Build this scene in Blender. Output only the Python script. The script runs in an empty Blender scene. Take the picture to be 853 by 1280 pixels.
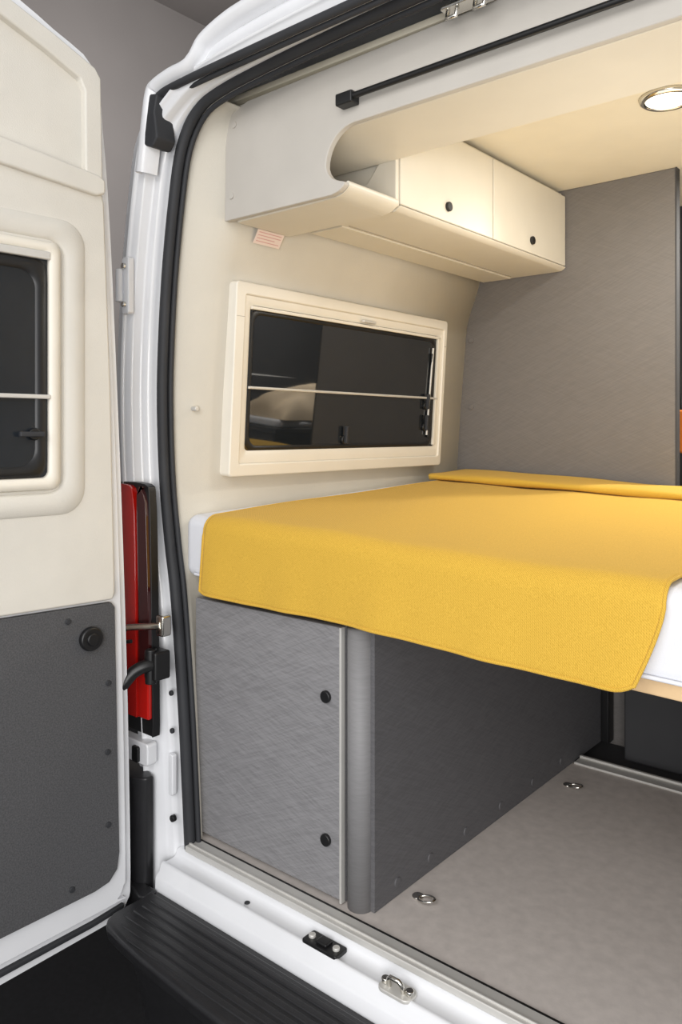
import bpy, bmesh, math, random
from mathutils import Vector, Matrix, noise
random.seed(4)
SC=bpy.context.scene
COL=SC.collection
try:
    SC.view_settings.view_transform='Standard'
except Exception: pass

# ---------------------------------------------------------------- materials
def lin(c):
    return tuple(((v/255)/12.92 if v/255<=.04045 else ((v/255+.055)/1.055)**2.4) for v in c)+(1,)
def newmat(name):
    m=bpy.data.materials.new(name); m.use_nodes=True
    return m,m.node_tree,m.node_tree.nodes['Principled BSDF']
def mat(name,c,rough=.5,metal=0,vary=.06,scale=8,bump=0,bscale=200,spec=.5,coat=0,detail=4,ior=1.5):
    m,t,b=newmat(name)
    b.inputs['Roughness'].default_value=rough; b.inputs['Metallic'].default_value=metal
    b.inputs['Specular IOR Level'].default_value=spec
    b.inputs['Coat Weight'].default_value=coat; b.inputs['IOR'].default_value=ior
    L=t.links; N=t.nodes
    tc=N.new('ShaderNodeTexCoord')
    no=N.new('ShaderNodeTexNoise'); no.inputs['Scale'].default_value=scale; no.inputs['Detail'].default_value=detail
    L.new(tc.outputs['Object'],no.inputs['Vector'])
    mr=N.new('ShaderNodeMapRange'); mr.inputs['From Min'].default_value=.3; mr.inputs['From Max'].default_value=.7
    L.new(no.outputs['Fac'],mr.inputs['Value'])
    mx=N.new('ShaderNodeMix'); mx.data_type='RGBA'
    base=lin(c)
    mx.inputs['A'].default_value=tuple(v*(1-vary) for v in base[:3])+(1,)
    mx.inputs['B'].default_value=tuple(min(1,v*(1+vary)) for v in base[:3])+(1,)
    L.new(mr.outputs['Result'],mx.inputs['Factor']); L.new(mx.outputs['Result'],b.inputs['Base Color'])
    if bump:
        n2=N.new('ShaderNodeTexNoise'); n2.inputs['Scale'].default_value=bscale; n2.inputs['Detail'].default_value=2
        L.new(tc.outputs['Object'],n2.inputs['Vector'])
        bp=N.new('ShaderNodeBump'); bp.inputs['Strength'].default_value=bump; bp.inputs['Distance'].default_value=.002
        L.new(n2.outputs['Fac'],bp.inputs['Height']); L.new(bp.outputs['Normal'],b.inputs['Normal'])
    return m
def hatch(name,c,amt=.25,rough=.5,sc=1.0,r3=.08):
    m,t,b=newmat(name); L=t.links; N=t.nodes
    b.inputs['Roughness'].default_value=rough
    tc=N.new('ShaderNodeTexCoord')
    outs=[]
    for rot,s in (((.42,.42,0),(14,14,300)),((-.42,-.42,0),(14,14,300)),((r3,r3,0),(14,14,330))):
        mp=N.new('ShaderNodeMapping'); mp.vector_type='TEXTURE'
        mp.inputs['Rotation'].default_value=rot
        mp.inputs['Scale'].default_value=tuple(1/(v*sc) for v in s)
        no=N.new('ShaderNodeTexNoise'); no.inputs['Scale'].default_value=1; no.inputs['Detail'].default_value=1
        L.new(tc.outputs['Object'],mp.inputs['Vector']); L.new(mp.outputs['Vector'],no.inputs['Vector']); outs.append(no.outputs['Fac'])
    a=N.new('ShaderNodeMath'); a.operation='ADD'; L.new(outs[0],a.inputs[0]); L.new(outs[1],a.inputs[1])
    a2=N.new('ShaderNodeMath'); a2.operation='ADD'; L.new(a.outputs[0],a2.inputs[0]); L.new(outs[2],a2.inputs[1])
    mr=N.new('ShaderNodeMapRange'); mr.inputs['From Min'].default_value=1.15; mr.inputs['From Max'].default_value=1.85
    L.new(a2.outputs[0],mr.inputs['Value'])
    mx=N.new('ShaderNodeMix'); mx.data_type='RGBA'; base=lin(c)
    mx.inputs['A'].default_value=tuple(v*(1-amt) for v in base[:3])+(1,)
    mx.inputs['B'].default_value=tuple(v*(1+amt) for v in base[:3])+(1,)
    L.new(mr.outputs['Result'],mx.inputs['Factor']); L.new(mx.outputs['Result'],b.inputs['Base Color'])
    bp=N.new('ShaderNodeBump'); bp.inputs['Strength'].default_value=.05; bp.inputs['Distance'].default_value=.001
    L.new(mr.outputs['Result'],bp.inputs['Height']); L.new(bp.outputs['Normal'],b.inputs['Normal'])
    return m
def emis(name,c,s):
    m,t,b=newmat(name); b.inputs['Base Color'].default_value=lin(c)
    b.inputs['Emission Color'].default_value=lin(c); b.inputs['Emission Strength'].default_value=s
    return m

M_white=mat('white_paint',(230,231,234),.25,vary=.02,coat=.4)
M_cream=mat('cream_lining',(206,200,187),.75,vary=.03,scale=5,bump=.3,bscale=350)
M_cream2=mat('cream_door_lining',(211,207,198),.7,vary=.03,bump=.25,bscale=350)
M_frame=mat('cream_plastic',(229,223,210),.4,vary=.02)
M_cab=mat('cream_laminate',(221,215,201),.4,vary=.02)
M_head=mat('grey_white_laminate',(194,189,181),.55,vary=.03,bump=.1)
M_ceil=mat('cream_ceiling',(230,222,202),.8,vary=.02,bump=.2,bscale=400)
M_shelfin=mat('taupe_liner',(176,168,156),.7,vary=.05)
M_rub=mat('black_rubber',(50,51,54),.62,vary=.1,spec=.35)
M_blk=mat('black_plastic',(22,22,23),.4,vary=.1)
M_bump=mat('charcoal_plastic',(34,34,36),.38,vary=.12,scale=30,bump=.2,bscale=300)
M_dkp=mat('charcoal_door_panel',(76,76,78),.8,vary=.3,scale=300,bump=.4,bscale=400,detail=3)
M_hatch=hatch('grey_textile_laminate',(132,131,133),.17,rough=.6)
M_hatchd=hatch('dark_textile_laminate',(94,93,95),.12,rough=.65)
M_far=hatch('brown_grey_textile_laminate',(117,113,110),.08,r3=-.42,rough=.65)
M_post=hatch('grey_post_laminate',(130,129,130),.05,rough=.6)
M_floor=mat('stone_vinyl',(198,190,184),.6,vary=.08,scale=34,bump=.1,detail=12)
M_alu=mat('aluminium',(212,210,205),.5,metal=.4,vary=.05)
M_chr=mat('chrome',(215,212,205),.18,metal=1,vary=.05)
M_matt=mat('white_mattress_fabric',(222,224,230),.9,vary=.02,bump=.3,bscale=500)
M_wood=mat('birch_plywood',(222,190,146),.6,vary=.1,scale=20)
M_glass=mat('dark_glass',(28,31,34),.03,vary=.1,spec=.5,ior=1.85)
M_glass2=mat('dark_door_glass',(34,38,43),.05,vary=.1,spec=.5,ior=1.45)
M_red=mat('red_lens',(186,24,16),.15,vary=.08,coat=1)
M_redd=mat('dark_red_lens',(56,18,18),.12,vary=.05,coat=1)
M_ora=mat('orange_fabric',(214,120,40),.8)
M_hall=mat('taupe_hall_wall',(158,152,149),.9,vary=.05,scale=1)
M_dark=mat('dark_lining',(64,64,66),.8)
M_gnd=mat('dark_hall_carpet',(24,24,27),.95,vary=.2,scale=60)
M_stick=mat('paper_sticker',(232,214,206),.6,vary=.02)
M_stred=mat('red_ink',(210,160,154),.6)
M_cloth=mat('beige_cotton',(226,206,176),.9,vary=.05)
M_lamp=emis('lamp_diffuser',(255,246,226),6)

m,t,b=newmat('mustard_woven_wool'); N=t.nodes; L=t.links
b.inputs['Roughness'].default_value=1; b.inputs['Specular IOR Level'].default_value=.15; b.inputs['Sheen Weight'].default_value=.08
tc=N.new('ShaderNodeTexCoord')
w1=N.new('ShaderNodeTexWave'); w1.inputs['Scale'].default_value=115; w1.bands_direction='X'; w1.inputs['Distortion'].default_value=.6
w2=N.new('ShaderNodeTexWave'); w2.inputs['Scale'].default_value=115; w2.bands_direction='DIAGONAL'; w2.inputs['Distortion'].default_value=.6
L.new(tc.outputs['Object'],w1.inputs['Vector']); L.new(tc.outputs['Object'],w2.inputs['Vector'])
n1=N.new('ShaderNodeTexNoise'); n1.inputs['Scale'].default_value=420; n1.inputs['Detail'].default_value=1; L.new(tc.outputs['Object'],n1.inputs['Vector'])
am=N.new('ShaderNodeMath'); am.operation='MULTIPLY_ADD'; L.new(w1.outputs['Fac'],am.inputs[0]); am.inputs[1].default_value=.4; L.new(n1.outputs['Fac'],am.inputs[2])
ad=N.new('ShaderNodeMath'); ad.operation='MULTIPLY_ADD'; L.new(w2.outputs['Fac'],ad.inputs[0]); ad.inputs[1].default_value=.4; L.new(am.outputs[0],ad.inputs[2])
rp=N.new('ShaderNodeMapRange'); rp.inputs['From Min'].default_value=.3; rp.inputs['From Max'].default_value=1.3; L.new(ad.outputs[0],rp.inputs['Value'])
mx=N.new('ShaderNodeMix'); mx.data_type='RGBA'; mx.inputs['A'].default_value=lin((184,144,48)); mx.inputs['B'].default_value=lin((224,182,76))
L.new(rp.outputs['Result'],mx.inputs['Factor']); L.new(mx.outputs['Result'],b.inputs['Base Color'])
bp=N.new('ShaderNodeBump'); bp.inputs['Strength'].default_value=.3; bp.inputs['Distance'].default_value=.001
L.new(ad.outputs[0],bp.inputs['Height']); L.new(bp.outputs['Normal'],b.inputs['Normal'])
M_blan=m

# ---------------------------------------------------------------- helpers
def tag(o,label,cat,kind=None,group=None):
    if label: o['label']=label
    if cat: o['category']=cat
    if kind: o['kind']=kind
    if group: o['group']=group
    return o
def thing(name,loc,label,cat,group=None):
    o=bpy.data.objects.new(name,None); o.location=loc; o.empty_display_size=.05
    COL.objects.link(o); tag(o,label,cat,None,group); return o
def attach(o,parent):
    if parent is not None:
        o.parent=parent
        o.matrix_parent_inverse=Matrix.Translation(Vector(parent.location)).inverted()
def mo(name,verts,faces,mt,parent=None,smooth=False,bev=0,seg=2,solid=0,sub=0):
    vs=[Vector(v) for v in verts]
    lo=Vector([min(v[i] for v in vs) for i in range(3)]); hi=Vector([max(v[i] for v in vs) for i in range(3)])
    c=Vector(((lo.x+hi.x)/2,(lo.y+hi.y)/2,lo.z))
    me=bpy.data.meshes.new(name); me.from_pydata([v-c for v in vs],[],faces); me.validate()
    bm=bmesh.new(); bm.from_mesh(me); bmesh.ops.recalc_face_normals(bm,faces=bm.faces); bm.to_mesh(me); bm.free()
    me.materials.append(mt)
    o=bpy.data.objects.new(name,me); o.location=c; COL.objects.link(o)
    if smooth:
        for p in me.polygons: p.use_smooth=True
    if solid:
        q=o.modifiers.new('s','SOLIDIFY'); q.thickness=solid; q.offset=0
    if bev:
        q=o.modifiers.new('b','BEVEL'); q.width=bev; q.segments=seg; q.limit_method='ANGLE'; q.angle_limit=.6
        for p in me.polygons: p.use_smooth=True
        o.modifiers.new('w','WEIGHTED_NORMAL')
    if sub:
        q=o.modifiers.new('u','SUBSURF'); q.levels=sub; q.render_levels=sub
    attach(o,parent)
    return o
def box(name,x0,x1,y0,y1,z0,z1,mt,parent=None,bev=.003,seg=2):
    v=[(x,y,z) for z in (z0,z1) for y in (y0,y1) for x in (x0,x1)]
    f=[(0,1,3,2),(4,6,7,5),(0,4,5,1),(1,5,7,3),(3,7,6,2),(2,6,4,0)]
    return mo(name,v,f,mt,parent,bev=bev,seg=seg)
def rr(a0,a1,b0,b1,r,n=6):
    pts=[]
    for cx,cy,s in ((a1-r,b1-r,0),(a0+r,b1-r,90),(a0+r,b0+r,180),(a1-r,b0+r,270)):
        for i in range(n+1):
            an=math.radians(s+90*i/n); pts.append((cx+r*math.cos(an),cy+r*math.sin(an)))
    return pts
MAPX=lambda a,b,d:(d,a,b)
MAPY=lambda a,b,d:(a,d,b)
MAPZ=lambda a,b,d:(a,b,d)
def ext(name,pts,d0,d1,fm,mt,parent=None,bev=.003,seg=2,smooth=False):
    n=len(pts); v=[fm(a,b,d0) for a,b in pts]+[fm(a,b,d1) for a,b in pts]
    f=[tuple(range(n)),tuple(range(2*n-1,n-1,-1))]+[(i,(i+1)%n,(i+1)%n+n,i+n) for i in range(n)]
    return mo(name,v,f,mt,parent,bev=bev,seg=seg,smooth=smooth)
def ring(name,loops,fm,mt,parent=None,closed=True,bev=0,smooth=True):
    n=len(loops[0][0]); v=[]; f=[]
    for pts,d in loops: v+=[fm(a,b,d) for a,b in pts]
    m=len(loops); rng=range(m) if closed else range(m-1)
    for k in rng:
        k2=(k+1)%m
        for i in range(n):
            j=(i+1)%n
            f.append((k*n+i,k*n+j,k2*n+j,k2*n+i))
    return mo(name,v,f,mt,parent,smooth=smooth and not bev,bev=bev)
def cyl(name,c,axis,r,h,mt,parent=None,bev=.002,n=28,r2=None):
    bm=bmesh.new(); bmesh.ops.create_cone(bm,cap_ends=True,segments=n,radius1=r,radius2=r if r2 is None else r2,depth=h)
    rot=Vector((0,0,1)).rotation_difference(Vector(axis)).to_matrix().to_4x4()
    bmesh.ops.transform(bm,matrix=Matrix.Translation(c)@rot,verts=bm.verts)
    vs=[v.co.copy() for v in bm.verts]; fs=[tuple(v.index for v in fc.verts) for fc in bm.faces]; bm.free()
    return mo(name,vs,fs,mt,parent,bev=bev)
def tube(name,pts,r,mt,parent=None,closed=False,res=4):
    cu=bpy.data.curves.new(name,'CURVE'); cu.dimensions='3D'
    s=cu.splines.new('POLY'); s.points.add(len(pts)-1)
    for p,q in zip(s.points,pts): p.co=(*q,1)
    s.use_cyclic_u=closed; cu.bevel_depth=r; cu.bevel_resolution=res; cu.use_fill_caps=True
    tmp=bpy.data.objects.new('tmp',cu); COL.objects.link(tmp)
    dg=bpy.context.evaluated_depsgraph_get(); me=bpy.data.meshes.new_from_object(tmp.evaluated_get(dg))
    vs=[v.co.copy() for v in me.vertices]; fs=[tuple(p.vertices) for p in me.polygons]
    bpy.data.objects.remove(tmp); bpy.data.curves.remove(cu); bpy.data.meshes.remove(me)
    return mo(name,vs,fs,mt,parent,smooth=True)
def cat(pts,k=4):
    out=[]
    n=len(pts)
    for i in range(n-1):
        p0=pts[max(i-1,0)];p1=pts[i];p2=pts[i+1];p3=pts[min(i+2,n-1)]
        for j in range(k):
            u=j/k
            out.append(tuple(.5*(2*p1[q]+(p2[q]-p0[q])*u+(2*p0[q]-5*p1[q]+4*p2[q]-p3[q])*u*u+(3*p1[q]-p0[q]-3*p2[q]+p3[q])*u**3) for q in range(len(p1))))
    out.append(tuple(pts[-1])); return out
def loft(name,rows,mt,parent,smooth=True,solid=0,bev=0):
    n=len(rows[0]); v=[p for r in rows for p in r]; f=[]
    for k in range(len(rows)-1):
        for i in range(n-1):
            f.append((k*n+i,k*n+i+1,(k+1)*n+i+1,(k+1)*n+i))
    return mo(name,v,f,mt,parent,smooth=smooth,solid=solid,bev=bev)

# ---------------------------------------------------------------- opening path (x,z)
half=[(-1.660,-.10),(-1.668,-.047),(-1.695,.32),(-1.729,.64),(-1.757,.8),(-1.780,.967),(-1.790,1.15),(-1.788,1.3),(-1.771,1.52),(-1.739,1.735),(-1.705,1.87),(-1.640,1.950),(-1.549,1.978),(-1.374,1.992),(-1.169,2.0),(-.949,2.005),(-.83,2.006)]
CX=-.83
full=half+[(2*CX-x,z) for x,z in reversed(half[:-1])]
path=cat(full,4)
def offs(p,d,topfix=False):
    out=[]
    n=len(p)
    for i in range(n):
        a=Vector(p[max(i-1,0)]);b=Vector(p[min(i+1,n-1)]); tt=(b-a).normalized()
        nn=Vector((-tt.y,tt.x)); e=d
        if topfix and d>0:
            s=min(1,max(0,(p[i][1]-1.84)/.13)); s=s*s*(3-2*s)
            e=d-min(d*.8,.05)*s
        out.append((p[i][0]+nn.x*e,p[i][1]+nn.y*e))
    return out

# ================================================================ VAN BODY
van=thing('van_body',(CX,1.35,-.1),'white painted panel van body around the open rear doorway','van')
prof=[(0,1.40),(.004,1.375),(.026,1.366),(.031,1.350),(.033,1.335),(.040,1.332),(.052,1.330),(.058,1.322),(.061,1.305),(.066,1.299),(.082,1.297),(.086,1.290),(.090,1.284),(.095,1.290),(.099,1.298),(.125,1.298),(.145,1.31),(.160,1.34),(.168,1.40),(.172,1.6),(.175,2.4),(.175,4.3)]
rows=[[(x,y,z) for x,z in offs(path,o,True)] for o,y in prof]
loft('body_shell',rows,M_white,van)
sillp=[(1.395,-.012),(1.352,-.013),(1.340,-.015),(1.336,-.024),(1.330,-.031),(1.318,-.033),(1.300,-.033),(1.296,-.030),(1.290,-.029),(1.285,-.034),(1.280,-.050),(1.272,-.056),(1.268,-.062),(1.266,-.10),(1.266,-.16)]
rows=[[(x,y,z) for x in (-1.70,-1.4,-.9,-.4,.18)] for y,z in sillp]
loft('painted_sill',rows,M_white,van)
sp=offs(path[3:-3],.004)
seal=tube('door_seal',[(x,1.362,z) for x,z in sp],.016,M_rub,van)
sp2=offs(path[3:-3],-.015)
tube('seal_lip',[(x,1.376,z) for x,z in sp2],.007,M_rub,seal)
gp=cat([(-1.748,1.88),(-1.742,1.95),(-1.715,1.988),(-1.62,1.997),(-1.4,2.0),(-1.0,2.002),(CX,2.002)],4)
gp=gp+[(2*CX-x,z) for x,z in reversed(gp[:-1])]
g=tube('top_gasket',[(x,1.290,z) for x,z in gp],.010,M_rub,van)
tube('gasket_lip',[(x,1.306,z-.010) for x,z in gp],.007,M_rub,g)
ext('gasket_corner',[(-1.757,1.862),(-1.722,1.850),(-1.700,1.872),(-1.712,1.94),(-1.700,1.985),(-1.74,1.995),(-1.757,1.96)],1.272,1.335,MAPY,M_rub,g,bev=.006)
rf=cat([(-1.80,1.80),(-1.775,1.93),(-1.757,2.005),(-1.73,2.032),(-1.66,2.045),(-1.585,2.050),(-1.535,2.090),(-1.45,2.115),(-1.35,2.125),(-1.1,2.14),(CX,2.145)],4)
rf=rf+[(2*CX-x,z) for x,z in reversed(rf[:-1])]
def rfo(d): return offs(rf,-d)
rows=[[(x,y,z) for x,z in rfo(dz)] for y,dz in ((1.315,.045),(1.285,.040),(1.268,.028),(1.266,.014),(1.276,.004),(1.30,0),(2,-.01),(4.3,-.01))]
loft('roof_edge',rows,M_white,van)

# ================================================================ INTERIOR SHELL
def WX(z):
    T=[(-.1,-1.72),(0,-1.725),(.5,-1.735),(.95,-1.735),(1.2,-1.718),(1.53,-1.688),(1.60,-1.668),(1.66,-1.638),(1.75,-1.62),(2.1,-1.60)]
    for (a,xa),(b_,xb) in zip(T,T[1:]):
        if z<=b_: return xa+(xb-xa)*(z-a)/(b_-a)
    return T[-1][1]
lp=[p for p in path if p[0]<-1.56]
def wx(x,z): return WX(z) if z<1.93 else max(x,WX(z))
rows=[[(x,1.386,z) for x,z in offs(lp,.0)],
      [(x+.006,1.392,z) for x,z in lp],
      [(x+(wx(x,z)-x)*.25,1.41,z) for x,z in lp],
      [(x+(wx(x,z)-x)*.8,1.46,z) for x,z in lp],
      [(wx(x,z),1.52,z) for x,z in lp],
      [(wx(x,z),2.2,z) for x,z in lp],
      [(wx(x,z),2.84,z) for x,z in lp]]
wl=loft('wall_left',rows,M_cream,None,solid=.004); tag(wl,'cream textured side lining of the van interior',None,'structure')
wr=box('wall_right',.06,.09,1.39,2.9,-.02,2.03,M_cream); tag(wr,'cream side lining of the van interior',None,'structure')
wr2=box('wall_right',.06,.09,2.9,5.2,-.02,2.03,M_dark); tag(wr2,'dark side lining further inside the van',None,'structure')  # unseen stretch, made dark to keep cream out of the window reflection
ce=box('ceiling',-1.66,.09,1.47,5.2,2.003,2.02,M_ceil); tag(ce,'warm cream van ceiling lining',None,'structure')
fl=box('floor',-1.70,.06,1.375,2.53,-.03,0,M_floor,bev=0); tag(fl,'mottled grey stone-look vinyl van floor',None,'structure')
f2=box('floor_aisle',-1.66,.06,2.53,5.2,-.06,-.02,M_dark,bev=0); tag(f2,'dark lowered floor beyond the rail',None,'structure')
wf=box('wall_front',-1.76,-.866,2.80,2.83,-.02,2.003,M_far,bev=.004); tag(wf,'tall brown-grey textile-look partition wall',None,'structure')
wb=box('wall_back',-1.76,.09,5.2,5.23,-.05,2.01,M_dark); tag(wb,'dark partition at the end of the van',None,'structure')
wb2=box('wall_aisle',-1.60,-.88,3.3,3.33,-.05,2.01,M_dark); tag(wb2,'partition beyond the aisle, coloured dark as the shaded gap',None,'structure')
tr=box('trim_1',-.866,-.862,2.797,2.833,-.02,2.003,M_dark,bev=.001); tag(tr,'edge trim of the partition, coloured dark as the shaded gap',None,'structure')  # trim and aisle wall take a dark colour to stand for the shaded gap
st=box('sill_strip',-1.668,.0,1.338,1.388,-.012,.004,M_alu,None,bev=.003); tag(st,'brushed aluminium threshold strip along the floor edge','trim strip')
box('strip_rib',-1.665,.0,1.350,1.355,.003,.008,M_alu,st,bev=.001)
box('strip_groove',-1.665,.0,1.383,1.388,.003,.005,M_blk,st,bev=0)

hb=thing('curved_beam',(-1.0,1.46,1.69),'grey-white moulded roof beam curving down to a storage end','beam')
arc=[(-1.272+.088-.088*math.cos(math.radians(a)),1.745+.088*math.sin(math.radians(a))) for a in range(0,91,9)]
pl=[(-1.640,1.676),(-1.255,1.674)]+cat([(-1.232,1.679),(-1.215,1.690),(-1.214,1.699),(-1.232,1.705),(-1.254,1.716),(-1.267,1.732)],3)+arc+[(.05,1.833),(.05,1.998),(-1.55,1.982),(-1.61,1.965),(-1.635,1.93)]
ext('end_panel',pl,1.452,1.47,MAPY,M_head,hb,bev=.003)
ext('beam_box',[(-1.62,1.833),(.05,1.833),(.05,2.0),(-1.62,1.99)],1.47,1.73,MAPY,M_cab,hb,bev=.004)  # cream rather than grey-white, standing in for lamplight on the underside
for x,z in ((-1.60,1.93),(-1.61,1.74)):
    cyl('screw_cap',(x,1.45,z),(0,1,0),.009,.004,M_head,hb,bev=.001)

rod=tube('blind_rod',[(-1.19,1.43,1.884),(.0,1.43,1.886)],.0075,M_blk,None); tag(rod,'slim black metal rod mounted under the roof opening','rod')
box('end_bracket',-1.215,-1.165,1.42,1.452,1.868,1.897,M_blk,rod,bev=.004)

sh=thing('open_shelf',(-1.45,1.6,1.675),'cream open-fronted overhead shelf with rounded lip','shelf')
ext('shelf_bottom',rr(-1.615,-1.262,1.471,1.680,.012),1.672,1.690,MAPZ,M_cab,sh,bev=.004)
lipa=cat([(-1.30,1.6725),(-1.255,1.673),(-1.232,1.679),(-1.215,1.690),(-1.212,1.699),(-1.216,1.706),(-1.224,1.703),(-1.236,1.697),(-1.255,1.692),(-1.30,1.689)],4)
ext('shelf_lip',lipa,1.471,1.672,MAPY,M_cab,sh,bev=0,smooth=False)
bk=cat([(-1.27,1.695),(-1.45,1.70),(-1.55,1.715),(-1.60,1.76),(-1.605,1.83)],4)
rows=[[(x,y,z) for x,z in bk] for y in (1.471,1.727)]
loft('shelf_liner',rows,M_shelfin,sh,solid=.003)

oc=thing('overhead_cabinet',(-1.45,2.27,1.69),'cream laminate overhead cabinet with two flap doors','cabinet')
prof_c=[(-1.61,1.700)]+cat([(-1.455,1.700),(-1.30,1.700),(-1.272,1.703),(-1.258,1.714)],3)+[(-1.276,1.716),(-1.276,1.99),(-1.61,1.99)]
ext('body',prof_c,1.744,2.795,MAPY,M_cab,oc,bev=.002)
box('light_slot',-1.470,-1.464,1.78,2.76,1.6985,1.703,M_shelfin,oc,bev=0)
box('bottom_batten',-1.60,-1.478,1.76,2.78,1.695,1.701,M_cab,oc,bev=.002)
for y0,y1,ky in ((1.746,2.250,1.984),(2.256,2.792,2.52)):
    d=box('door',-1.276,-1.259,y0,y1,1.718,1.976,M_cab,oc,bev=.003)
    k=cyl('knob',(-1.256,ky,1.762),(1,0,0),.014,.012,M_blk,d,bev=.003)
ext('end_cap',[(-1.61,1.700),(-1.30,1.700),(-1.262,1.712),(-1.262,1.985),(-1.285,1.985),(-1.30,1.86),(-1.36,1.79),(-1.50,1.755),(-1.61,1.75)],1.728,1.744,MAPY,M_cab,oc,bev=.003)

def ceiling_lamp(x,y):
    la=thing('ceiling_lamp',(x,y,2.003),'round recessed ceiling lamp glowing warm in a silver ring','lamp')
    n=40
    R=lambda r:[(x+r*math.cos(2*math.pi*i/n),y+r*math.sin(2*math.pi*i/n)) for i in range(n)]
    ring('bezel',[(R(.076),2.003),(R(.073),1.994),(R(.064),1.988),(R(.056),1.992),(R(.056),2.003)],MAPZ,M_chr,la)
    cyl('diffuser',(x,y,1.9965),(0,0,1),.056,.009,M_lamp,la,bev=.002)
ceiling_lamp(-.70,2.20)
ceiling_lamp(-.50,3.3)  # unseen second lamp, added to go with the aisle fill light

# ================================================================ SIDE WINDOW
X=-1.708; y0,y1,z0,z1=1.515,2.612,.972,1.530
win=thing('window_1',(X,(y0+y1)/2,z0),'cream framed dark side window with blind rails',None); win['kind']='structure'
O=rr(y0,y1,z0,z1,.012,3); O2=rr(y0+.003,y1-.003,z0+.003,z1-.003,.010,3)
A=rr(y0+.034,y1-.020,z0+.034,z1-.032,.008,3); A1=rr(y0+.038,y1-.023,z0+.038,z1-.036,.007,3)
A2=rr(y0+.055,y1-.030,z0+.060,z1-.052,.010,3); B=rr(y0+.066,y1-.038,z0+.074,z1-.062,.012,3)
ring('outer_frame',[(O,X-.033),(O,X+.013),(O2,X+.016),(A,X+.017),(A1,X+.013),(A1,X-.033)],MAPX,M_frame,win,bev=.0015)
ring('inner_frame',[(A1,X+.011),(A2,X+.010),(B,X+.004),(B,X-.02),(A1,X-.02)],MAPX,M_frame,win,bev=.0015)
for yy,w in ((y0+.019,.015),(y1-.0125,.007)):
    box('corner_joint',X+.0145,X+.0172,yy-w,yy+w,z1-.10,z1-.0985,M_shelfin,win,bev=0)
gl=ext('glass',rr(y0+.062,y1-.036,z0+.070,z1-.060,.03),X-.004,X+.002,MAPX,M_glass,win,bev=0)
a,b_,c_,d_=y0+.066,y1-.055,z0+.074,z1-.073
ring('window_rubber',[(rr(a,b_,c_,d_,.03),X+.0025),(rr(a+.004,b_-.004,c_+.003,d_-.003,.03),X+.006),(rr(a+.014,b_-.012,c_+.011,d_-.011,.03),X+.0055),(rr(a+.017,b_-.015,c_+.014,d_-.014,.03),X+.0025)],MAPX,M_blk,win,closed=False)
box('blind_rail',X+.006,X+.014,a,y1-.040,1.226,1.234,M_alu,win,bev=.002)
box('blind_cassette',X+.002,X+.013,a,y1-.040,z1-.074,z1-.064,M_frame,win,bev=.002)
box('blind_side_rail',X+.002,X+.013,y1-.056,y1-.038,z0+.08,z1-.066,M_frame,win,bev=.002)
box('blind_pull',X+.014,X+.026,2.08,2.15,z1-.060,z1-.050,M_alu,win,bev=.003)
tube('support_strut',[(X+.009,b_-.028,1.42),(X+.010,b_-.045,1.09)],.004,M_alu,win)
for z in (1.13,1.24,1.35):
    box('stay_arm',X+.003,X+.012,b_-.035,b_-.022,z-.05,z+.05,M_blk,win,bev=.003)
for y,z in ((b_-.055,1.12),(b_-.055,1.20),(2.03,1.075)):
    l=cyl('latch_base',(X+.006,y,z),(1,0,0),.015,.010,M_blk,win,bev=.003)
    box('latch_handle',X+.008,X+.022,y-.006,y+.006,z-.012,z+.045,M_rub,l,bev=.003)
win.rotation_euler=(0,math.radians(3.6),0)

ya,yb=1.560,1.665
def sx(z,o): return -1.650+(z-1.64)*.62+o
stk=mo('warning_sticker',[(sx(1.638,.010),ya,1.638),(sx(1.638,.010),yb,1.638),(sx(1.674,.010),yb,1.674),(sx(1.674,.010),ya,1.674)],[(0,1,2,3)],M_stick,None,solid=.001)
tag(stk,'small white sticker with red printed lines on wall','sticker')
for i in range(4):
    z=1.644+i*.0075; e=yb-.008-(.02 if i==1 else 0)
    mo('print_line',[(sx(z,.0112),ya+.007,z),(sx(z,.0112),e,z),(sx(z+.002,.0112),e,z+.002),(sx(z+.002,.0112),ya+.007,z+.002)],[(0,1,2,3)],M_stred,stk)
bt=cyl('wall_stud',(WX(1.165)-.018,1.43,1.165),(1,0,0),.007,.02,M_alu,None,bev=.002); tag(bt,'small silver stud on the cream side lining','stud')
for z in (1.47,1.20):
    q=cyl('screw_cap',(-1.665,2.796,z),(0,1,0),.010,.006,M_far,None,bev=.002); tag(q,'small grey screw cap on the partition wall','screw cap',None,'partition screw caps')

# ================================================================ BED
def dz(x,y): return -.04*(x+1.7)/1.27+.05*(y-1.4)/1.4
bed=thing('bed',(-.85,2.1,.66),'transverse van bed, white mattress on a birch plywood board','bed')
def slab(name,x0,x1,y0,y1,z0,z1,mt,bev,seg,xf=None):
    v=[(x if xf is None or y>y0 or x>x0 else xf,y,z+dz(x,y)) for z in (z0,z1) for y in (y0,y1) for x in (x0,x1)]
    f=[(0,1,3,2),(4,6,7,5),(0,4,5,1),(1,5,7,3),(3,7,6,2),(2,6,4,0)]
    return mo(name,v,f,mt,bed,bev=bev,seg=seg)
slab('mattress',-1.728,.04,1.40,2.785,.700,.870,M_matt,.03,5,xf=-1.75)
slab('bed_board',-1.70,.04,1.425,2.785,.672,.700,M_wood,.003,2)
tube('mattress_piping',[(x,1.399,.70+.012+dz(x,1.4)) for x in (-1.70,-1.2,-.6,.0)],.004,M_matt,bed)

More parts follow.
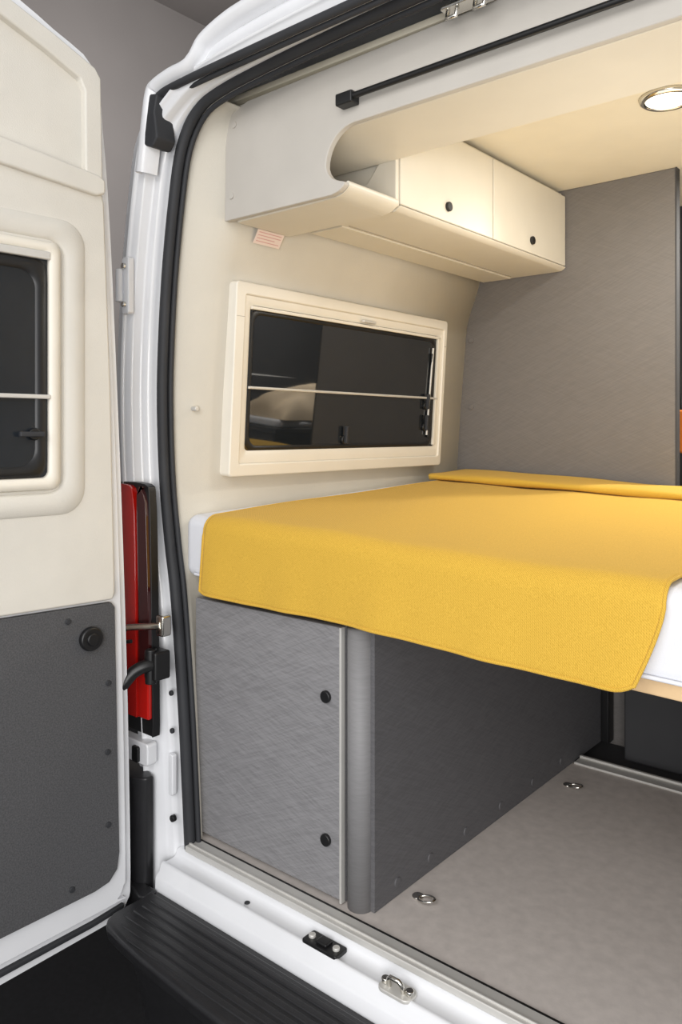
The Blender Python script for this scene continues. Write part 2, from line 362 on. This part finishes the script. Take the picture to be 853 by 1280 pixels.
bl=thing('blanket',(-1.08,2.0,.88),'mustard yellow woven blanket draped over the mattress edge','blanket')
NU=110
BP=[]
for i in range(12): BP.append((1.386,.672+i*(.835-.672)/12))
for a in range(0,91,15):
    an=math.radians(a); BP.append((1.386+.04*(1-math.cos(an)),.835+.042*math.sin(an)))
for i in range(1,27): BP.append((1.426+(2.765-1.426)*i/26,.877))
v=[];f=[]
for j,(y,z) in enumerate(BP):
    k=max(0,(.835-z)/.163)
    for i in range(NU+1):
        u=i/NU
        x0=-1.646-.002*k + (.004*math.sin(j*.5) if y>1.5 else 0)+.012*min(1,max(0,(y-1.4)/1.2))
        x1=-.448-.046*k**1.3 + (.01 if y>1.5 else 0)
        x=x0+(x1-x0)*u
        wob=k*(.004*math.sin(u*13+1)+.003*math.sin(u*27+.5)+.0015*math.sin(u*53))
        yy=y-wob-.007*k
        zz=z+dz(x,max(y,1.4))
        if k>0: zz+= -k*.004*math.sin(u*9+.6) + k*.010*u
        else: zz+=.003*math.sin(x*7+y*3)*math.sin(y*5+1)+.0015*math.sin(x*19+y*4)
        if k>0 and u>.965: zz+=k*.014*((u-.965)/.035)**2
        if k>0 and u<.02: zz+=k*.006*((.02-u)/.02)**2
        v.append((x,yy,zz))
n=NU+1
for j in range(len(BP)-1):
    for i in range(NU): f.append((j*n+i,j*n+i+1,(j+1)*n+i+1,(j+1)*n+i))
mo('blanket_cloth',v,f,M_blan,bl,smooth=True,solid=.006)
hem=[(v[i][0],v[i][1]-.001,v[i][2]+.003) for i in range(0,n,1)]
tube('hem',hem,.0040,M_blan,bl)
for nm,col in (('side_hem',NU),('side_hem',0)):
    tube(nm,[(v[j*n+col][0],v[j*n+col][1]-(.002 if j<12 else 0),v[j*n+col][2]+.001) for j in range(0,len(BP))],.0038,M_blan,bl)
v=[];f=[]
FP=[(2.52,.884),(2.512,.888),(2.508,.894),(2.514,.899),(2.53,.902),(2.60,.900),(2.70,.900),(2.755,.899),(2.778,.893)]
for j,(y,z) in enumerate(FP):
    for i in range(NU+1):
        u=i/NU; x=-1.672+(.005*math.sin(j))+1.242*u
        w=1 if y<2.6 else .2
        yy=y+(.012*math.sin(u*5+.5)-.02*(1-u))*w
        v.append((x,yy,z+dz(x,y)+.002*math.sin(u*17+j)+(.004 if y>2.6 else 0)*math.sin(u*8)))
for j in range(len(FP)-1):
    for i in range(NU): f.append((j*n+i,j*n+i+1,(j+1)*n+i+1,(j+1)*n+i))
mo('folded_band',v,f,M_blan,bl,smooth=True,solid=.007)

# ================================================================ UNDER BED
uc=thing('storage_cabinet',(-1.42,1.5,0),'grey textile-look storage cabinet with long side panel under bed','cabinet')
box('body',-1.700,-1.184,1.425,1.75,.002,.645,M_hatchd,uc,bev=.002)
d=box('door',-1.708,-1.190,1.407,1.425,.010,.645,M_hatch,uc,bev=.003)
for z in (.477,.140):
    k=cyl('knob',(-1.228,1.402,z),(0,1,0),.0145,.010,M_blk,d,bev=.003)
box('edge_strip',-1.189,-1.183,1.405,1.42,.004,.645,M_alu,uc,bev=.001)
po=ext('corner_post',[( -1.148+.031*math.cos(math.radians(a)),1.434+.031*math.sin(math.radians(a))) for a in range(0,360,12)],0.001,.645,MAPZ,M_post,uc,bev=0,smooth=True)
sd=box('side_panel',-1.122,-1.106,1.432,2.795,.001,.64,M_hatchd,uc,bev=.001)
for y in (1.52,1.66,1.83,2.02,2.22,2.42):
    cyl('screw_cap',(-1.1052,y,.035),(1,0,0),.011,.005,M_hatchd,sd,bev=.001)
box('end_bracket',-1.104,-1.075,2.74,2.79,0.0,.30,M_blk,sd,bev=.004)
ls=box('side_strip',-1.735,-1.714,1.392,1.402,.004,.42,M_cream,None,bev=.003); tag(ls,'narrow cream cover strip beside the storage cabinet','trim strip')
rc=thing('storage_cabinet',(-.12,1.6,0),'grey textile-look storage cabinet under the far bed end','cabinet')
box('body',-.22,.055,1.44,2.79,.002,.60,M_hatch,rc,bev=.003)
box('door',-.21,.045,1.425,1.44,.012,.59,M_hatch,rc,bev=.003)
rl=thing('floor_rail',(-.6,2.54,0),'aluminium rail across the floor under the bed','rail')
box('rail_base',-1.10,-.23,2.505,2.56,-.001,.007,M_alu,rl,bev=.002)
box('rail_lip',-1.10,-.23,2.550,2.562,-.02,.014,M_alu,rl,bev=.002)
def tie(x,y):
    t_=thing('tie_down_ring',(x,y,0),'small steel tie-down ring screwed to the vinyl floor','ring',group='floor tie-down rings')
    cyl('base_plate',(x-.018,y+.006,.002),(0,0,1),.014,.005,M_chr,t_,bev=.002)
    tube('ring_loop',[(x+.010+.022*math.cos(a),y+.015*math.sin(a),.008+.004*math.cos(a)) for a in [i*math.pi/10 for i in range(20)]],.0028,M_chr,t_,closed=True)
tie(-1.05,1.545); tie(-1.03,2.335)
bx=thing('storage_box',(-.8,2.7,0),'dark storage box standing under the bed','box')
box('box_body',-1.0,-.3,2.68,2.79,-.018,.50,M_dark,bx,bev=.01)
box('box_lid',-1.005,-.295,2.675,2.792,.50,.56,M_dark,bx,bev=.008)
og=thing('hanging_bag',(-.9,3.0,1.0),'orange fabric strap bag hanging beside the partition','bag')
mo('bag_body',[(-.93,2.98,1.03),(-.86,2.98,1.01),(-.85,2.98,1.12),(-.88,2.98,1.18),(-.93,2.98,1.18),(-.93,3.02,1.03),(-.86,3.02,1.01),(-.85,3.02,1.12),(-.88,3.02,1.18),(-.93,3.02,1.18)],[(0,1,2,3,4),(9,8,7,6,5),(0,5,6,1),(1,6,7,2),(2,7,8,3),(3,8,9,4),(4,9,5,0)],M_ora,og,bev=.012,seg=3)
tube('strap',[(-.905,3.0,1.17),(-.91,3.0,1.25),(-.91,3.0,1.32)],.005,M_blk,og)

ku=thing('kitchen_unit',(-.2,3.5,-.02),'dark kitchen unit further inside the van','cabinet')
box('body',-.42,.055,3.0,4.2,-.02,.93,M_dark,ku,bev=.004)
box('worktop',-.44,.055,2.98,4.22,.93,.96,M_dark,ku,bev=.004)
def heap(name,x0,x1,y0,y1,z0,h,mt,seed,fold,label,cat_):
    v=[];f=[];NA=46;NB=60
    for j in range(NB+1):
        for i in range(NA+1):
            a=i/NA;b=j/NB
            env=(math.sin(math.pi*min(max(a,0),1))**.5)*(math.sin(math.pi*b)**.55)
            slope=1-.6*b
            ph=noise.noise(Vector((a*2.2,b*2.2,seed)))*5
            zz=z0+h*env*slope*(1+.3*noise.noise(Vector((a*3,b*3,seed+3))))+fold*env*math.sin((b*6+a*4)*3+ph)
            v.append((x0+(x1-x0)*a+.02*noise.noise(Vector((a*5,b*5,seed+9))),y0+(y1-y0)*b,max(z0,zz)))
    for j in range(NB):
        for i in range(NA): f.append((j*(NA+1)+i,j*(NA+1)+i+1,(j+1)*(NA+1)+i+1,(j+1)*(NA+1)+i))
    o=mo(name,v,f,mt,None,smooth=True); tag(o,label,cat_); return o
heap('cloth_heap',-.44,-.06,3.03,3.85,1.005,.25,M_cloth,1.3,.024,'crumpled beige cotton throw lying on a pillow','throw')
pw=ext('pillow',rr(-.435,-.03,3.0,3.9,.05),.961,1.004,MAPZ,M_matt,None,bev=.018,seg=4); tag(pw,'flat white pillow lying on kitchen unit','pillow')

# ================================================================ SILL FITTINGS (parts of the van)
pp=ext('sill_plate',rr(-1.20,-1.10,1.288,1.33,.006),-.034,-.024,MAPZ,M_blk,van,bev=.002)
for x in (-1.185,-1.115): cyl('bolt',(x,1.308,-.021),(0,0,1),.008,.008,M_alu,pp,bev=.002)
box('slot_block',-1.165,-1.135,1.296,1.322,-.025,-.017,M_blk,pp,bev=.003)
sk=ext('door_striker',rr(-.985,-.905,1.278,1.322,.016),-.034,-.026,MAPZ,M_alu,van,bev=.002)
for x in (-.975,-.915): cyl('bolt',(x,1.30,-.021),(0,0,1),.009,.010,M_chr,sk,bev=.002)
tube('striker_loop',[(-.962,1.296,-.026),(-.962,1.292,-.010),(-.955,1.290,-.003),(-.935,1.290,-.003),(-.928,1.292,-.010),(-.928,1.296,-.026)],.005,M_chr,sk)
tk=ext('roof_striker',rr(-.90,-.79,1.385,1.425,.006),1.972,1.980,MAPZ,M_chr,van,bev=.002)
for x in (-.885,-.82): tube('striker_loop',[(x,1.395,1.972),(x,1.390,1.952),(x+.022,1.390,1.952),(x+.022,1.395,1.972)],.005,M_chr,tk)
for x in (-1.40,-.70): cyl('sill_hole_plug',(x,1.312,-.033),(0,0,1),.007,.004,M_rub,van,bev=.001)

# ================================================================ BUMPER
bu=thing('bumper_step',(CX,1.15,-.35),'black ribbed plastic rear bumper step below the doorway','bumper')
xs=[-1.684,-1.678,-1.66,-1.60,-1.5,-1.3,-1.0,-.6,-.3,0,.2]
yo=dict(zip(xs,[1.120,1.105,1.094,1.085,1.076,1.066,1.058,1.056,1.058,1.07,1.10]))
secs=[]
for x in xs:
    o_=yo[x]; secs.append([(x,yy,zz) for yy,zz in [(1.264,-.092),(1.250,-.092),(1.246,-.085),(o_+.014,-.085),(o_+.004,-.089),(o_,-.099),(o_+.006,-.125),(o_+.06,-.16),(o_+.10,-.30),(o_+.12,-.42)]])
loft('step_top',secs,M_bump,bu,smooth=False,bev=.003)
for yy in (1.226,1.200,1.174,1.148,1.122,1.098):
    x0=-1.655 if yy>1.13 else -1.655+(1.13-yy)*2.6
    ext('tread_rib',[(yy-.0085,-.0856),(yy-.0062,-.0820),(yy+.0062,-.0820),(yy+.0085,-.0856)],x0,.12,MAPX,M_bump,bu,bev=.001)
ext('corner_block',[(-1.94,1.29),(-1.93,1.25),(-1.88,1.235),(-1.755,1.245),(-1.732,1.262),(-1.728,1.284),(-1.94,1.36)],-.14,.19,MAPZ,M_bump,bu,bev=.006)
ext('corner_foot',[(-1.90,1.262),(-1.70,1.215),(-1.684,1.22),(-1.684,1.262)],-.16,-.085,MAPZ,M_bump,bu,bev=.006)

# ================================================================ TAIL LIGHT
tl=thing('tail_light',(-1.82,1.28,.28),'tall red tail light on the van rear corner','tail light')
def tlshape(x0,x1,z0,z1):
    return cat([(x0,z0),(x0,(z0+z1)/2),(x0-.005,z1-.02),(x0+.02,z1),(x1-.03,z1),(x1-.010,z1-.04),(x1-.004,z1-.15),(x1,(z0+z1)/2),(x1+.006,z0+.03),(x1,z0)],3)
ext('housing',tlshape(-1.93,-1.742,.290,.960),1.286,1.31,MAPY,M_blk,tl,bev=.006)
ext('red_lens',tlshape(-1.926,-1.792,.335,.955),1.270,1.290,MAPY,M_red,tl,bev=.009,seg=4)
ext('dark_lens',tlshape(-1.790,-1.747,.47,.950),1.276,1.290,MAPY,M_redd,tl,bev=.006,seg=3)
ext('red_lens',[(-1.790,.335),(-1.741,.335),(-1.742,.46),(-1.790,.46)],1.274,1.290,MAPY,M_red,tl,bev=.005,seg=3)
pg=ext('body_pad',rr(-1.87,-1.735,.215,.275,.01),1.268,1.30,MAPY,M_white,van,bev=.004)
ext('rubber_plug',rr(-1.795,-1.768,.220,.262,.006),1.260,1.272,MAPY,M_blk,pg,bev=.002)
dq=-.062
ck=tube('door_check_arm',cat([(-1.700,1.30,.545+dq),(-1.71,1.255,.555+dq),(-1.73,1.22,.54+dq),(-1.745,1.19,.505+dq),(-1.765,1.16,.495+dq)],4),.017,M_blk,van)
box('arm_mount',-1.735,-1.684,1.255,1.305,.515+dq,.590+dq,M_blk,ck,bev=.006)
cyl('arm_pivot',(-1.712,1.262,.55+dq),(0,0,1),.015,.09,M_blk,ck,bev=.003)
dq=-.040
la=tube('door_stop_bolt',[(-1.775,1.235,.625+dq),(-1.690,1.275,.635+dq)],.009,M_chr,van)
box('bolt_mount',-1.712,-1.680,1.275,1.305,.605+dq,.66+dq,M_chr,la,bev=.006)
tube('bolt_hook',[(-1.775,1.235,.625+dq),(-1.79,1.225,.605+dq),(-1.775,1.215,.59+dq),(-1.745,1.225,.595+dq)],.005,M_blk,la)
z=1.50
h=ext('door_hinge',rr(-1.858,-1.826,z-.078,z+.078,.008),1.272,1.292,MAPY,M_white,van,bev=.004)
cyl('hinge_knuckle',(-1.856,1.264,z),(0,0,1),.010,.09,M_white,h,bev=.003)
for q in (.052,-.052): cyl('hinge_bolt',(-1.842,1.268,z+q),(0,1,0),.008,.010,M_chr,h,bev=.002)
for x,z in ((-1.712,.30),(-1.716,.40)):
    cyl('pillar_screw',(x,1.331,z),(0,1,0),.007,.008,M_rub,van,bev=.002)
ext('latch_recess',rr(-1.718,-1.700,.13,.24,.006),1.322,1.338,MAPY,M_white,van,bev=.003)
cyl('pillar_screw',(-1.703,1.327,.07),(0,1,0),.009,.012,M_blk,van,bev=.002)

# ================================================================ REAR DOOR (open)
HX,HY=-1.70,1.19
dr=thing('rear_door',(HX,HY,-.1),'open white rear van door with cream lining and dark lower panel','van door')
outl=[(.36,-.165),(.40,-.18),(1.10,-.140),(1.168,-.130),(1.200,-.10),(1.208,-.03),(1.200,.4),(1.187,.8),(1.170,1.2),(1.150,1.6),(1.130,1.85),(1.105,2.0),(1.0,2.06),(.86,2.115),(.6,2.15),(.36,2.16)]
ext('door_skin',cat(outl,3),HX-.10,HX-.028,MAPX,M_white,dr,bev=.014,seg=4)
inl=[(.40,-.115),(1.12,-.085),(1.160,-.075),(1.178,-.045),(1.183,.0),(1.176,.4),(1.164,.8),(1.148,1.2),(1.128,1.6),(1.112,1.85),(1.09,1.975),(.98,2.03),(.84,2.085),(.6,2.12),(.40,2.13)]
ext('door_inner_shell',cat(inl,3),HX-.03,HX-.010,MAPX,M_white,dr,bev=.006,seg=3)
ext('door_gasket',[(.38,-.155),(1.10,-.122),(1.185,-.112),(1.185,-.098),(1.10,-.108),(.38,-.139)],HX-.035,HX-.018,MAPX,M_rub,dr,bev=.004)
tube('edge_gasket',[(HX-.106,y-.006,z) for y,z in cat(outl[1:12],3)],.010,M_rub,dr)
lowp=[(.42,-.045),(1.09,-.022),(1.130,-.014),(1.152,.01),(1.158,.05),(1.145,.665),(1.135,.678),(.42,.690)]
ext('lower_panel',lowp,HX-.010,HX+.004,MAPX,M_dkp,dr,bev=.003)
for y,z in ((1.126,.48),(1.124,.31),(1.126,.13),(1.03,.01),(1.02,.650)):
    cyl('screw',(HX+.005,y,z),(1,0,0),.007,.006,M_rub,dr,bev=.002)
kn=cyl('knob',(HX+.012,1.075,.600),(1,0,0),.029,.018,M_blk,dr,bev=.005)
cyl('knob_cap',(HX+.022,1.075,.600),(1,0,0),.015,.008,M_blk,kn,bev=.003)
upp=[(.42,.695),(1.135,.685),(1.142,.70),(1.130,1.2),(1.112,1.66),(1.10,1.70),(.42,1.80)]
ext('upper_lining',upp,HX-.010,HX+.010,MAPX,M_cream2,dr,bev=.006,seg=3)
ext('ledge',[(.42,1.735),(1.085,1.672),(1.108,1.68),(1.108,1.712),(1.09,1.722),(.42,1.81)],HX-.01,HX+.024,MAPX,M_cream2,dr,bev=.006,seg=3)
ext('top_pocket_rim',[(1.06,1.70),(1.105,1.70),(1.100,1.96),(1.085,1.982),(.98,2.028),(.84,2.082),(.42,2.12),(.42,2.07),(.83,2.035),(.96,1.985),(1.045,1.945),(1.058,1.92)],HX-.01,HX+.016,MAPX,M_cream2,dr,bev=.005,seg=3)
ext('top_lining',[(.42,1.75),(1.08,1.70),(1.08,1.96),(.98,2.005),(.84,2.06),(.6,2.10),(.42,2.10)],HX-.010,HX-.004,MAPX,M_cream2,dr,bev=.002)
y0,y1,z0,z1=.42,1.060,.905,1.600
ring('window_moulding',[(rr(y0,y1,z0,z1,.06),HX+.009),(rr(y0+.006,y1-.006,z0+.006,z1-.006,.056),HX+.016),(rr(y0+.046,y1-.046,z0+.046,z1-.046,.045),HX+.018),(rr(y0+.054,y1-.054,z0+.054,z1-.054,.042),HX+.010),(rr(y0+.054,y1-.054,z0+.054,z1-.054,.042),HX+.004)],MAPX,M_cream2,dr,closed=False)
ring('window_frame',[(rr(.478,.995,.965,1.540,.022),HX+.010),(rr(.482,.992,.969,1.537,.020),HX+.022),(rr(.502,.968,.992,1.518,.016),HX+.022),(rr(.506,.964,.996,1.514,.016),HX+.010)],MAPX,M_frame,dr)
ext('glass',rr(.50,.968,.992,1.518,.016),HX+.009,HX+.012,MAPX,M_glass2,dr,bev=0)
ring('window_rubber',[(rr(.502,.962,.995,1.498,.03),HX+.0125),(rr(.508,.958,1.001,1.491,.04),HX+.018),(rr(.525,.940,1.015,1.475,.04),HX+.017),(rr(.53,.935,1.021,1.469,.04),HX+.0125)],MAPX,M_blk,dr,closed=False)
box('blind_rail',HX+.014,HX+.024,.50,.968,1.176,1.186,M_alu,dr,bev=.002)
box('blind_cassette',HX+.012,HX+.024,.50,.968,1.497,1.516,M_alu,dr,bev=.003)
lb=cyl('latch',(HX+.020,.930,1.095),(1,0,0),.014,.012,M_blk,dr,bev=.003)
box('latch_handle',HX+.022,HX+.034,.892,.950,1.089,1.101,M_rub,lb,bev=.003)
dr.rotation_euler=(0,0,math.radians(-3.5))

# ================================================================ HALL
gd=box('ground',-6,5,-4,8,-.60,-.57,M_gnd,bev=0); tag(gd,'dark exhibition hall carpet',None,'structure')
hw=box('wall_hall',-6,-5.9,-4,8,-.57,5,M_hall,bev=0); tag(hw,'taupe exhibition hall wall',None,'structure')
hn=box('wall_end',-6,5,7.9,8,-.57,5,M_hall,bev=0); tag(hn,'taupe exhibition hall end wall',None,'structure')
hc=box('ceiling_hall',-6,-2.2,-4,8,5,5.1,M_hall,bev=0); tag(hc,'taupe exhibition hall ceiling',None,'structure')

# ================================================================ LIGHTS
W=bpy.data.worlds.new('W'); SC.world=W; W.use_nodes=True
W.node_tree.nodes['Background'].inputs[0].default_value=(.97,.98,1,1); W.node_tree.nodes['Background'].inputs[1].default_value=.60
def area(name,loc,to,size,power,col,sy=None,shape='RECTANGLE'):
    l=bpy.data.lights.new(name,'AREA'); l.shape=shape; l.size=size
    if shape=='RECTANGLE': l.size_y=sy or size
    l.energy=power; l.color=col
    o=bpy.data.objects.new(name,l); o.location=loc; o.rotation_euler=(Vector(to)-Vector(loc)).to_track_quat('-Z','Y').to_euler(); COL.objects.link(o)
area('hall_light',(-.2,-1.6,2.6),(-1.2,1.8,.9),2.6,57,(1,.985,.97),1.8)
area('low_front_fill',(.5,-1.0,.8),(-1.1,2.0,.3),1.6,54,(1,.99,.98),1.2)  # added low fill from the front, brightens the floor under the bed
area('hall_wall_fill',(-3.8,3.5,3.6),(-5.9,4.5,2.5),2,35,(1,.98,.97),2)  # added fill aimed at the hall wall to brighten the background
area('interior_lamp',(-.70,2.20,1.985),(-.70,2.20,0),.1,5.5,(1,.96,.89),shape='DISK')
area('interior_uplight_fill',(-.62,1.95,1.25),(-.62,1.95,3),.9,4.6,(1,.945,.84),1.0)  # added fill facing up with no fitting, brightens ceiling and beam underside
area('aisle_fill',(-.50,3.3,1.985),(-.40,3.3,0),.1,26,(1,.96,.9),shape='DISK')  # added unseen light, brightens the cloth mirrored in the side window

# ================================================================ CAMERA
cd=bpy.data.cameras.new('camera'); co=bpy.data.objects.new('camera',cd); COL.objects.link(co)
co.location=(0,0,1.1); co.rotation_euler=(math.radians(90),0,math.radians(40.1))
cd.sensor_fit='AUTO'; cd.sensor_width=36; cd.lens=990/1280*36; cd.shift_y=-100/1280; cd.clip_start=.05
SC.camera=co
